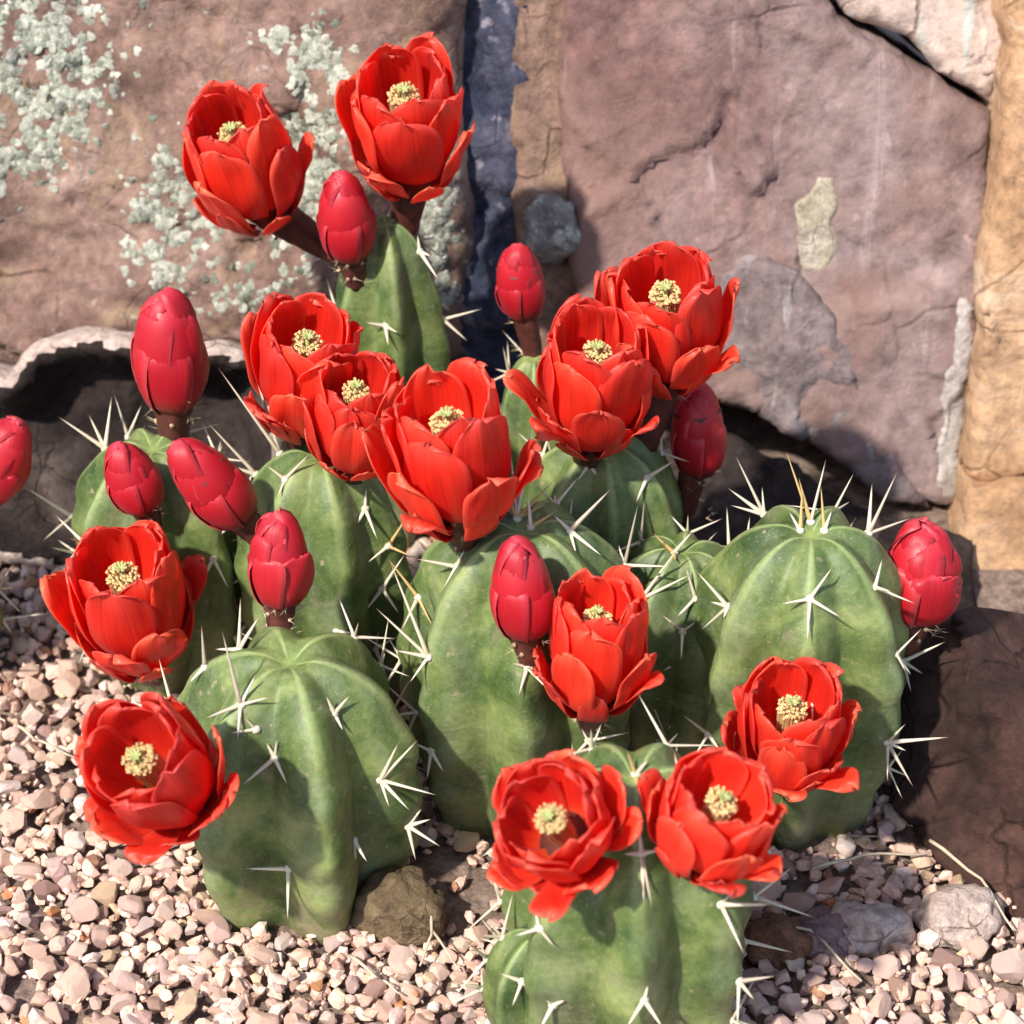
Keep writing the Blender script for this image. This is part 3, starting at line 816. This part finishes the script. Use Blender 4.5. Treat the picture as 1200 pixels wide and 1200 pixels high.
# ------------------------------------------------------------------ flowers
def bez(P, t):
    s = 1 - t
    a, b, c, d = s * s * s, 3 * s * s * t, 3 * s * t * t, t * t * t
    return (a * P[0][0] + b * P[1][0] + c * P[2][0] + d * P[3][0], a * P[0][1] + b * P[1][1] + c * P[2][1] + d * P[3][1])

def petal(prof, th, W, mat, r, skew=0.05, curl=0.0, wave=0.03, scale=1.0, n=14, m=12, point=0.10, thick=0.0003, sinus=0.0):
    """one tepal: prof = bezier of (radius, height) from its foot to its tip, th = its place round the axis"""
    V, tt, vv = [], [], []
    sd = Vector((r.uniform(0, 50), r.uniform(0, 50), 0))
    for j in range(n + 1):
        t = 1 - (1 - j / n) ** 1.55
        rr, zz = bez(prof, t)
        if t < 0.66: w = 0.42 + 0.58 * math.sin(t / 0.66 * PI / 2)
        else:
            e = (t - 0.66) / 0.34
            w = max(0.06 + 0 * point, max(0, 1 - e ** 2.9) ** 0.5)
        w *= W
        for i in range(m + 1):
            v = -1 + 2 * i / m
            x = v * w                                    # arc length across
            rc = max(rr, 0.35 * W)
            an = x / rc
            rad = rc * math.cos(an * 0.55) / max(0.3, math.cos(an * 0.0)) if False else rc
            wob = wave * W * noise.noise(Vector((v * 1.6, t * 2.6, 0)) + sd) * (0.3 + t)
            ruff = 0.6 * wave * W * noise.noise(Vector((v * 4, t * 4, 7)) + sd) * t * t
            rad = rad + skew * W * v + wob + ruff - 0.10 * W * (1 - v * v) * t * 0.3
            cx = (rr - rc)                               # shift so that the mid line follows prof
            px = cx + rad * math.cos(an)
            z_dome = -0.10 * W * v * v * t
            py = rad * math.sin(an)
            z = zz + z_dome + 0.35 * wob + wave * 0.9 * W * noise.noise(Vector((v * 2.4, 3.3, 1.0)) + sd) * t ** 6
            V.append(Vector((px * math.cos(th) - py * math.sin(th), px * math.sin(th) + py * math.cos(th), z)))
            tt.append(t); vv.append(v)
    F = [(j * (m + 1) + i, j * (m + 1) + i + 1, (j + 1) * (m + 1) + i + 1, (j + 1) * (m + 1) + i) for j in range(n) for i in range(m)]
    N = len(V)
    # give it real thickness: a second skin a little further in
    me0 = bpy.data.meshes.new('tmp'); me0.from_pydata(V, [], F); me0.update()
    nr = [v.normal.copy() for v in me0.vertices]
    bpy.data.meshes.remove(me0)
    V2 = V + [V[k] - nr[k] * thick for k in range(N)]
    F2 = list(F) + [tuple(reversed([k + N for k in f])) for f in F]
    rim = [i for i in range(m + 1)] + [j * (m + 1) + m for j in range(1, n + 1)] + [n * (m + 1) + i for i in range(m - 1, -1, -1)] + [j * (m + 1) for j in range(n - 1, 0, -1)]
    for k in range(len(rim)):
        a, b = rim[k], rim[(k + 1) % len(rim)]
        F2.append((b, a, a + N, b + N))
    me = mesh_from('petal', V2, F2, mat)
    fattr(me, 't', tt + tt); fattr(me, 'v', vv + vv)
    return me

def tube_mesh(R_, L, zt, r, bend):
    """floral tube with scaly bumps, its foot bent to where it grows from the stem"""
    V, F = [], []
    m, k = 20, 16
    for j in range(k + 1):
        t = j / k
        z = -0.10 * L + (zt + 0.10 * L) * t
        rr = R_ * (0.26 + 0.34 * t ** 1.3) * (1 if j else 0.9)
        for i in range(m):
            a = i / m * 2 * PI
            b = 1 + 0.10 * math.cos(5 * a + (4.0 * t) * PI) * math.cos(t * 5 * PI)
            off = bend * (1 - t) ** 2
            V.append((rr * b * math.cos(a) + off.x, rr * b * math.sin(a) + off.y, z + off.z))
    F = [(j * m + i, j * m + (i + 1) % m, (j + 1) * m + (i + 1) % m, (j + 1) * m + i) for j in range(k) for i in range(m)]
    F.append(tuple(range(m - 1, -1, -1)))
    F.append(tuple(k * m + i for i in range(m)))
    return mesh_from('flower', V, F, M_tube)

def tufts(R_, L, zt, r, M, parent):
    """pale woolly areoles with bristles on the floral tube, too small to pick apart"""
    V, F = [], []
    for q in range(16):
        t = r.uniform(0.05, 0.8)
        a = q * 2.4
        z = -0.1 * L + (zt + 0.1 * L) * t
        rr = R_ * (0.26 + 0.34 * t ** 1.3) * 1.03
        c = Vector((rr * math.cos(a), rr * math.sin(a), z))
        o = Vector((math.cos(a), math.sin(a), 0.35)).normalized()
        s = R_ * r.uniform(0.035, 0.06)
        for d in (o, None, None, None):
            if d is None:
                d = (o + Vector((r.uniform(-.8, .8), r.uniform(-.8, .8), r.uniform(-.6, .8)))).normalized(); ln = R_ * r.uniform(0.15, 0.32); th = R_ * 0.011
            else: ln = s * 1.2; th = s
            t1 = d.orthogonal().normalized(); t2 = d.cross(t1)
            b0 = len(V)
            for i in range(5):
                an = i * 2 * PI / 5
                V.append(c + (t1 * math.cos(an) + t2 * math.sin(an)) * th)
            V.append(c + d * ln)
            for i in range(5): F.append((b0 + i, b0 + (i + 1) % 5, b0 + 5))
    tag(add('areole_tufts', mesh_from('areole_tufts', V, F, M_spine, False), M, parent), kind='stuff')

def stamen_mesh(R_, z0, z1, r):
    V, F = [], []
    oct_ = [(1, 0, 0), (0, 1, 0), (-1, 0, 0), (0, -1, 0), (0, 0, 1), (0, 0, -1)]
    of = [(0, 1, 4), (1, 2, 4), (2, 3, 4), (3, 0, 4), (1, 0, 5), (2, 1, 5), (3, 2, 5), (0, 3, 5)]
    for q in range(95):
        a = q * 2.39996
        rho = R_ * (0.07 + 0.21 * math.sqrt((q + 0.5) / 95))
        top = Vector((rho * math.cos(a), rho * math.sin(a), z1 + r.uniform(-.10, .06) * R_ - 0.5 * (rho / R_) ** 2 * R_))
        foot = Vector((rho * 0.8 * math.cos(a), rho * 0.8 * math.sin(a), z0))
        s = R_ * r.uniform(0.032, 0.05)
        b0 = len(V)
        for o in oct_:
            V.append(top + Vector((o[0] * s, o[1] * s * r.uniform(.7, 1.2), o[2] * s * 1.3)))
        F += [tuple(b0 + i for i in f) for f in of]
        d = (top - foot).normalized(); t1 = d.orthogonal().normalized(); t2 = d.cross(t1)
        b0 = len(V); th = R_ * 0.010
        for p in (foot, top):
            for i in range(3):
                an = i * 2 * PI / 3
                V.append(p + (t1 * math.cos(an) + t2 * math.sin(an)) * th)
        F += [(b0 + i, b0 + (i + 1) % 3, b0 + 3 + (i + 1) % 3, b0 + 3 + i) for i in range(3)]
    return mesh_from('stamens', V, F, M_anther, False)

def stigma_mesh(R_, z0, z1, r):
    V, F = [], []
    m = 8
    def tube(p, q, a, b):
        d = (q - p).normalized(); t1 = d.orthogonal().normalized(); t2 = d.cross(t1)
        b0 = len(V)
        for c, rad in ((p, a), (p.lerp(q, .5), (a + b) * .55), (q, b)):
            for i in range(6):
                an = i * PI / 3
                V.append(c + (t1 * math.cos(an) + t2 * math.sin(an)) * rad)
        for j in range(2):
            F.extend([(b0 + j * 6 + i, b0 + j * 6 + (i + 1) % 6, b0 + (j + 1) * 6 + (i + 1) % 6, b0 + (j + 1) * 6 + i) for i in range(6)])
        F.append(tuple(b0 + 12 + i for i in range(6)))
    top = Vector((0, 0, z1 + 0.02 * R_))
    tube(Vector((0, 0, z0)), top, 0.04 * R_, 0.045 * R_)
    for i in range(m):
        a = i * 2 * PI / m + r.uniform(-.1, .1)
        tube(top, top + Vector((math.cos(a) * 0.12, math.sin(a) * 0.12, 0.10)) * R_, 0.028 * R_, 0.022 * R_)
    return mesh_from('stigma', V, F, M_stigma)

def oriented(p, axis, spin):
    return Matrix.Translation(p) @ axis.to_track_quat('Z', 'Y').to_matrix().to_4x4() @ Matrix.Rotation(spin, 4, 'Z')

def anchor(key, mouth, basepx, L, push=0.0):
    S = STEMS[key]
    p, n, hit = surface_point(S, *basepx)
    d0 = ray(*basepx)
    # where the flower's foot shows, and its foot on the skin
    foot = p - n * 0.002
    dep = (foot - CAM).dot(FWD) - push
    bp = CAM + d0 * (dep / d0.dot(FWD))
    # mouth: on its pixel, so far towards the viewer that the flower has its real length
    d = ray(*mouth)
    best = None
    for k in range(0, 60):
        q = CAM + d * ((dep - 0.0015 * k + 0.0) / d.dot(FWD))
        e = abs((q - bp).length - L)
        if best is None or e < best[0]: best = (e, q)
    return S, foot, bp, best[1]

def flower(key, mouth, basepx, rpx, open_=0.5, L_=None, seed=0, flare=(), push=0.003):
    r = random.Random(seed * 13 + 1)
    dep0 = (STEMS[key]['ctr'] - CAM).length
    R_ = rpx / 600 * HALF * dep0 * 0.92
    L = (L_ or 3.45) * R_
    S, foot, bp, mo = anchor(key, mouth, basepx, L, push)
    ax = (mo - bp).normalized()
    M = oriented(mo - ax * L, ax, r.uniform(0, 6.28))
    bend = M.to_3x3().inverted() @ (foot - (mo - ax * L))
    zt = 0.36 * L
    fl = add('flower', tube_mesh(R_, L, zt, r, bend), M, S['root'])
    tufts(R_, L, zt, r, M, fl)
    z = lambda f: f * L
    # floor of the cup, inner side of the tube
    n_in, n_mid, n_out = 6, 5, 5
    for i in range(n_in):
        th = (i + r.uniform(-.14, .14)) * 2 * PI / n_in
        top = 0.97 + r.uniform(-.04, .04)
        pr = [(0.32 * R_, z(.30)), (0.76 * R_, z(.40)), (0.94 * R_, z(.78)), (R_ * (0.68 + 0.18 * open_ + r.uniform(-.04, .05)), z(top))]
        add('petal', petal(pr, th, 0.62 * R_, M_petal, r, skew=0.10, wave=0.12), M, fl)
    for i in range(n_mid):
        th = (i + 0.5 + r.uniform(-.2, .2)) * 2 * PI / n_mid
        top = 0.97 + r.uniform(-.10, .05)
        o = open_ + r.uniform(-.25, .3)
        pr = [(0.42 * R_, z(.24)), (0.92 * R_, z(.30)), (1.08 * R_, z(.70)), (R_ * (0.78 + 0.30 * o), z(top))]
        add('petal', petal(pr, th, 0.66 * R_, M_petal, r, skew=0.09, wave=0.16), M, fl)
    for i in range(n_out):
        th = (i + 0.25 + r.uniform(-.35, .35)) * 2 * PI / n_out
        o = open_ + r.uniform(-.45, .65)
        top = 0.76 + r.uniform(-.18, .14) - 0.10 * max(0, o)
        pr = [(0.48 * R_, z(.20)), (1.02 * R_, z(.22)), (1.16 * R_, z(.54)), (R_ * (1.02 + 0.40 * o), z(top))]
        add('petal', petal(pr, th, 0.52 * R_, M_petal_out, r, skew=0.08, wave=0.22, point=0.16), M, fl)
    # petals that fold right back
    for (fx, fy) in flare:
        tgt = CAM + ray(fx, fy) * ((mo - ax * L * 0.30 - CAM).dot(FWD) / ray(fx, fy).dot(FWD))
        lo = M.inverted() @ tgt
        th = math.atan2(lo.y, lo.x)
        rho = max(1.45 * R_, min(1.9 * R_, math.hypot(lo.x, lo.y)))
        pr = [(0.50 * R_, z(.22)), (1.05 * R_, z(.26)), (1.26 * R_, z(.56)), (rho, z(.54 + r.uniform(-.10, .06)))]
        add('petal', petal(pr, th, 0.37 * R_, M_petal_out, r, skew=0.04, wave=0.28, point=0.2), M, fl)
    # small scale-like sepals lower down
    for i in range(6):
        th = (i + r.uniform(-.2, .2)) * 2 * PI / 6
        pr = [(0.36 * R_, z(.10)), (0.72 * R_, z(.13)), (0.98 * R_, z(.24)), (R_ * r.uniform(1.0, 1.16), z(r.uniform(.36, .48)))]
        add('petal', petal(pr, th, 0.32 * R_, M_petal_out, r, skew=0.05, wave=0.12, n=8, m=6), M, fl)
    zs = z(.34)
    tag(add('stamens', stamen_mesh(R_, zs, z(.81), r), M, fl), kind='stuff')
    add('stigma', stigma_mesh(R_, zs, z(.83), r), M, fl)
    return fl

def bud(key, tip, basepx, rpx, seed=0, L_=None, rag=0.0, tube=0.35):
    r = random.Random(seed * 17 + 3)
    dep0 = (STEMS[key]['ctr'] - CAM).length
    R_ = rpx / 600 * HALF * dep0
    d2 = math.hypot(tip[0] - basepx[0], tip[1] - basepx[1]) / 600 * HALF * dep0
    L = (L_ or 1.12) * max(d2, R_ * 2.4)
    S, foot, bp, mo = anchor(key, tip, basepx, L)
    ax = (mo - bp).normalized()
    M = oriented(mo - ax * L, ax, r.uniform(0, 6.28))
    bend = M.to_3x3().inverted() @ (foot - (mo - ax * L))
    z = lambda f: f * L
    b = add('flower_bud', tube_mesh(R_ * 1.35, L, z(tube + 0.25), r, bend), M, S['root'])
    tufts(R_ * 1.35, L, z(tube + 0.1), r, M, b)
    # solid heart of the bud, just under its scales
    cv, cf, m_, k_ = [], [], 16, 10
    z0_, z1_ = z(tube * 0.7), z(0.97)
    for j in range(k_ + 1):
        q = j / k_
        rr = 0.90 * R_ * math.sqrt(max(0.0, 1 - (2 * (q ** 0.85) - 1) ** 2)) + 0.02 * R_
        for i in range(m_):
            cv.append((rr * math.cos(i * 2 * PI / m_), rr * math.sin(i * 2 * PI / m_), z0_ + (z1_ - z0_) * q))
    cf = [(j * m_ + i, j * m_ + (i + 1) % m_, (j + 1) * m_ + (i + 1) % m_, (j + 1) * m_ + i) for j in range(k_) for i in range(m_)]
    cf += [tuple(range(m_ - 1, -1, -1)), tuple(k_ * m_ + i for i in range(m_))]
    cme = mesh_from('bud_heart', cv, cf, M_bud)
    fattr(cme, 't', [0.5 + 0.4 * (j // m_) / k_ for j in range(len(cv))]); fattr(cme, 'v', [0.0] * len(cv))
    add('bud_heart', cme, M, b)
    rows = 3
    for k in range(rows):
        f = k / (rows - 1)
        nn = 5
        foot_z = tube * (0.55 + 0.45 * f)
        topz = 0.68 + 0.32 * f
        for i in range(nn):
            th = (i + 0.5 * (k % 2) + r.uniform(-.12, .12)) * 2 * PI / nn
            tz = topz + r.uniform(-.05, .03)
            out = (1.06 - 0.12 * f) * R_
            tipr = (0.80 - 0.90 * f) * R_ + rag * R_ * r.uniform(0.0, 0.45)
            lift = out - 0.02 * R_ * k
            pr = [(0.50 * R_, z(foot_z)), (lift, z(foot_z + 0.10)), (lift * 1.10, z(tz + 0.03)), (tipr * 0.8, z(tz))]
            add('petal', petal(pr, th, (0.74 - 0.14 * f) * R_, M_bud, r, skew=0.07, wave=0.05 + 0.22 * rag, n=9, m=7, point=0.18), M, b)
    return b

flower('H', (262, 128), (312, 266), 62, 0.20, seed=1, flare=[(335, 150)])
flower('H', (470, 82), (486, 224), 66, 0.35, seed=2)
flower('F', (363, 372), (350, 509), 63, 0.45, seed=3, flare=[(320, 490)])
flower('F', (418, 432), (415, 552), 56, 0.15, seed=4)
flower('E', (518, 458), (545, 626), 72, 0.45, seed=5, flare=[(495, 610), (590, 520)])
flower('I', (702, 382), (690, 531), 64, 0.45, seed=6, flare=[(645, 492), (765, 508), (592, 425)])
flower('I', (779, 314), (782, 454), 66, 0.40, seed=7, flare=[(850, 410)])
flower('G', (136, 644), (172, 783), 70, 0.35, seed=8, flare=[(210, 625)], L_=3.3, push=0.024)
flower('C', (146, 874), (228, 947), 70, 0.55, seed=9, flare=[(258, 925), (92, 935), (165, 995)], L_=3.0, push=0.026)
flower('E', (702, 692), (692, 843), 60, 0.35, seed=10, flare=[(645, 800), (765, 800)], L_=3.5, push=0.018)
flower('B', (636, 948), (678, 1000), 68, 0.60, seed=11, flare=[(575, 905), (636, 868), (735, 965), (650, 1085), (575, 1025)], L_=2.3)
flower('B', (856, 920), (808, 1012), 68, 0.55, seed=12, flare=[(770, 880), (915, 1020), (840, 1045), (865, 850)], L_=2.4)
flower('A', (932, 806), (915, 914), 63, 0.30, seed=13, flare=[(1000, 935), (920, 955), (905, 795), (950, 755)], L_=3.0, push=0.016)

bud('H', (398, 204), (414, 325), 33, seed=1)
bud('G', (192, 338), (206, 508), 43, seed=2, rag=0.25)
bud('G', (138, 522), (178, 612), 32, seed=3)
bud('F', (205, 520), (312, 640), 36, seed=4, tube=0.5)
bud('C', (325, 602), (330, 732), 37, seed=5, rag=0.6)
bud('E', (605, 634), (620, 768), 37, seed=6, rag=0.15)
bud('K', (604, 284), (618, 405), 29, seed=7, tube=0.52)
bud('I', (815, 448), (822, 600), 33, seed=9, tube=0.55)
bud('A', (1086, 612), (1070, 752), 47, seed=10, rag=0.8)
bud('J', (20, 494), (-30, 600), 38, seed=11)

# ------------------------------------------------------------------ gravel
def pebble_mesh(seed, sub):
    bm = bmesh.new()
    bmesh.ops.create_icosphere(bm, subdivisions=sub, radius=1)
    so = Vector((seed * 2.3, seed * 1.1, seed * 4.7))
    r = random.Random(seed)
    sc = Vector((r.uniform(0.85, 1.25), r.uniform(0.7, 1.0), r.uniform(0.55, 0.85)))
    planes = [(Vector((r.gauss(0, 1), r.gauss(0, 1), r.gauss(0, 1))).normalized(), r.uniform(0.46, 0.78)) for _ in range(12)]
    for v in bm.verts:
        d = v.co.normalized()
        p = d * (1 + 0.16 * noise.noise(d * 1.3 + so))
        for n, k in planes:                      # chipped facets
            e = p.dot(n) - k
            if e > 0: p = p - n * e * 0.97
        p = p + d * (0.035 * noise.noise(d * 4 + so) + 0.02 * noise.noise(d * 9 + so))
        v.co = Vector((p.x * sc.x, p.y * sc.y, p.z * sc.z))
    V = [v.co.copy() for v in bm.verts]
    F = [tuple(v.index for v in f.verts) for f in bm.faces]
    bm.free()
    return V, F
PM = []
for s in range(14):
    V_, F_ = pebble_mesh(s + 1, 3)
    PM.append(mesh_from('pebble', V_, F_, M_peb, False))
blockers = [S['bvh'] for S in STEMS.values()] + [b for _, b in ROCKS.values()]
def seen(p):
    d = p - CAM
    L = d.length
    d.normalize()
    return all(b.ray_cast(CAM, d, L - 0.002)[0] is None for b in blockers)
def clear(x, y, m):
    return all((x - S['base'].x) ** 2 + (y - S['base'].y) ** 2 > (S['rad'] * 0.74 + m) ** 2 for S in STEMS.values())
pr = random.Random(99)
big, cell = [], {}
tries = 0
n_big = 0
while n_big < 300 and tries < 40000:
    tries += 1
    px, py = pr.uniform(-10, 1210), pr.uniform(640, 1210)
    p = at_z(px, py, 0.003)
    rad = pr.choice((0.0036, 0.0042, 0.0050, 0.0056, 0.0062, 0.0072)) * pr.uniform(0.9, 1.1)
    if px > 930 and rng.random() < 0.5: rad *= 1.45
    if 470 < px < 575 and 985 < py < 1095: continue
    if not clear(p.x, p.y, rad) or (p.x > 0.02 and p.y > 0.02): continue
    ci, cj = int(p.x // 0.016), int(p.y // 0.016)
    if any((p.x - q[0]) ** 2 + (p.y - q[1]) ** 2 < (0.80 * (rad + q[2])) ** 2 for a in (-1, 0, 1) for b in (-1, 0, 1) for q in cell.get((ci + a, cj + b), ())): continue
    if not seen(p): continue
    cell.setdefault((ci, cj), []).append((p.x, p.y, rad))
    big.append((p.x, p.y, rad))
    rot = Matrix.Rotation(pr.uniform(0, 6.28), 4, 'Z') @ Matrix.Rotation(pr.gauss(0, 0.35), 4, 'X') @ Matrix.Rotation(pr.gauss(0, 0.35), 4, 'Y')
    M = Matrix.Translation((p.x, p.y, ground_z(p.x, p.y) + rad * pr.uniform(0.25, 0.75))) @ rot @ Matrix.Diagonal((rad, rad, rad, 1))
    add('pebble', PM[n_big % len(PM)], M, ground)
    n_big += 1
# the rest of the gravel as one mass
base_m = [pebble_mesh(s + 40, 1 + (s % 2)) for s in range(12)]
base_m = [(np.array([tuple(v) for v in V_]), np.array(F_)) for V_, F_ in base_m]
rs = np.random.RandomState(4)
VV, FF, off = [], [], 0
def put(x, y, z, rad):
    global off
    v, f = base_m[rs.randint(12) if rad > 0.0034 else 2 * rs.randint(6)]
    a, b, c = rs.uniform(0, 6.28), rs.normal(0, .5), rs.normal(0, .5)
    m = np.array((Matrix.Rotation(a, 3, 'Z') @ Matrix.Rotation(b, 3, 'X') @ Matrix.Rotation(c, 3, 'Y')))
    VV.append((v * rad) @ m.T + (x, y, z)); FF.append(f + off); off += len(v)
for layer, (n, r0, r1, z0, z1) in enumerate(((9000, .0022, .0045, -.0025, .0012), (9000, .0010, .0028, 0.0, .0040), (9500, .0028, .0056, -.001, .004))):
    for _ in range(n):
        x, y = rs.uniform(-0.46, 0.44), rs.uniform(-0.36, 0.19)
        rad = rs.uniform(r0, r1)
        if not clear(x, y, rad * 0.6): continue
        qx, qy = proj(Vector((x, y, 0)))
        if 475 < qx < 575 and 985 < qy < 1090 and rs.rand() < 0.85: continue
        if x > 0.02 and y > 0.02 + 0.02 * noise.noise(Vector((x * 60, y * 60, 0))): continue
        put(x, y, ground_z(x, y) + rs.uniform(z0, z1), rad)
VV = np.concatenate(VV); FF = np.concatenate(FF)
me = bpy.data.meshes.new('gravel')
me.vertices.add(len(VV)); me.vertices.foreach_set('co', VV.ravel().astype(np.float32))
me.loops.add(FF.size); me.loops.foreach_set('vertex_index', FF.ravel().astype(np.int32))
me.polygons.add(len(FF)); me.polygons.foreach_set('loop_start', np.arange(0, FF.size, 3, dtype=np.int32))
me.update(calc_edges=True); me.validate()
me.polygons.foreach_set('use_smooth', [False] * len(me.polygons))
me.materials.append(M_pebs)
tag(add('gravel', me), 'small pink and tan gravel filling the spaces between pebbles', 'gravel', kind='stuff')

# ------------------------------------------------------------------ dry straws
def straw(name, pts, rad, label, forked=None):
    V, F = [], []
    def chain(ps, r0, r1):
        b = len(V); m = 6
        for j, p in enumerate(ps):
            d = (ps[min(j + 1, len(ps) - 1)] - ps[max(j - 1, 0)]).normalized()
            t1 = d.orthogonal().normalized(); t2 = d.cross(t1)
            rr = r0 + (r1 - r0) * j / (len(ps) - 1)
            for i in range(m):
                a = i * 2 * PI / m
                V.append(p + (t1 * math.cos(a) + t2 * math.sin(a)) * rr)
        for j in range(len(ps) - 1):
            for i in range(m):
                F.append((b + j * m + i, b + j * m + (i + 1) % m, b + (j + 1) * m + (i + 1) % m, b + (j + 1) * m + i))
        F.append(tuple(b + i for i in range(m - 1, -1, -1))); F.append(tuple(b + (len(ps) - 1) * m + i for i in range(m)))
    def smooth(ps):
        out = []
        for i in range(len(ps) - 1):
            for k in range(4): out.append(ps[i].lerp(ps[i + 1], k / 4) + Vector((0, 0, 0.0006 * math.sin(k * 1.5))))
        return out + [ps[-1]]
    chain(smooth(pts), rad, rad * 0.5)
    if forked: chain(smooth(forked), rad * 0.8, rad * 0.4)
    b0 = pts[0]
    o = add(name, mesh_from(name, [v - b0 for v in V], F, M_straw), Matrix.Translation(b0))
    tag(o, label, 'straw')
g = lambda px, py, z=0.008: at_z(px, py, z)
straw('dry_straw', [g(952, 1018, .009), g(1010, 1002, .012), g(1090, 1000, .009)], 0.0008, 'pale straw lying across gravel between the tall ribbed cactus and dark rock')
straw('dry_straw', [g(1090, 985, .010), g(1150, 1030, .012), g(1188, 1090, .009)], 0.0008, 'dry straw on gravel along the foot of the dark brown rock')
straw('dry_straw', [g(890, 1075, .011), g(950, 1090, .012), g(1010, 1150, .008)], 0.0008, 'bent straw over the rusty brown stone')
straw('dry_straw', [g(505, 1060, .016), g(506, 1095, .012), g(492, 1132, .008)], 0.0007, 'forked dry spine twig beside the olive brown stone', [g(506, 1090, .012), g(540, 1138, .008)])
straw('dry_straw', [g(410, 1120, .008), g(450, 1150, .011), g(470, 1165, .008)], 0.0007, 'short straw on gravel at the foot of the stout grey green cactus')
straw('dry_straw', [g(20, 850, .010), g(45, 868, .012), g(90, 888, .008)], 0.0007, 'thin straw on gravel beside the flower of the stout cactus')
print('petals etc', len(bpy.data.objects))
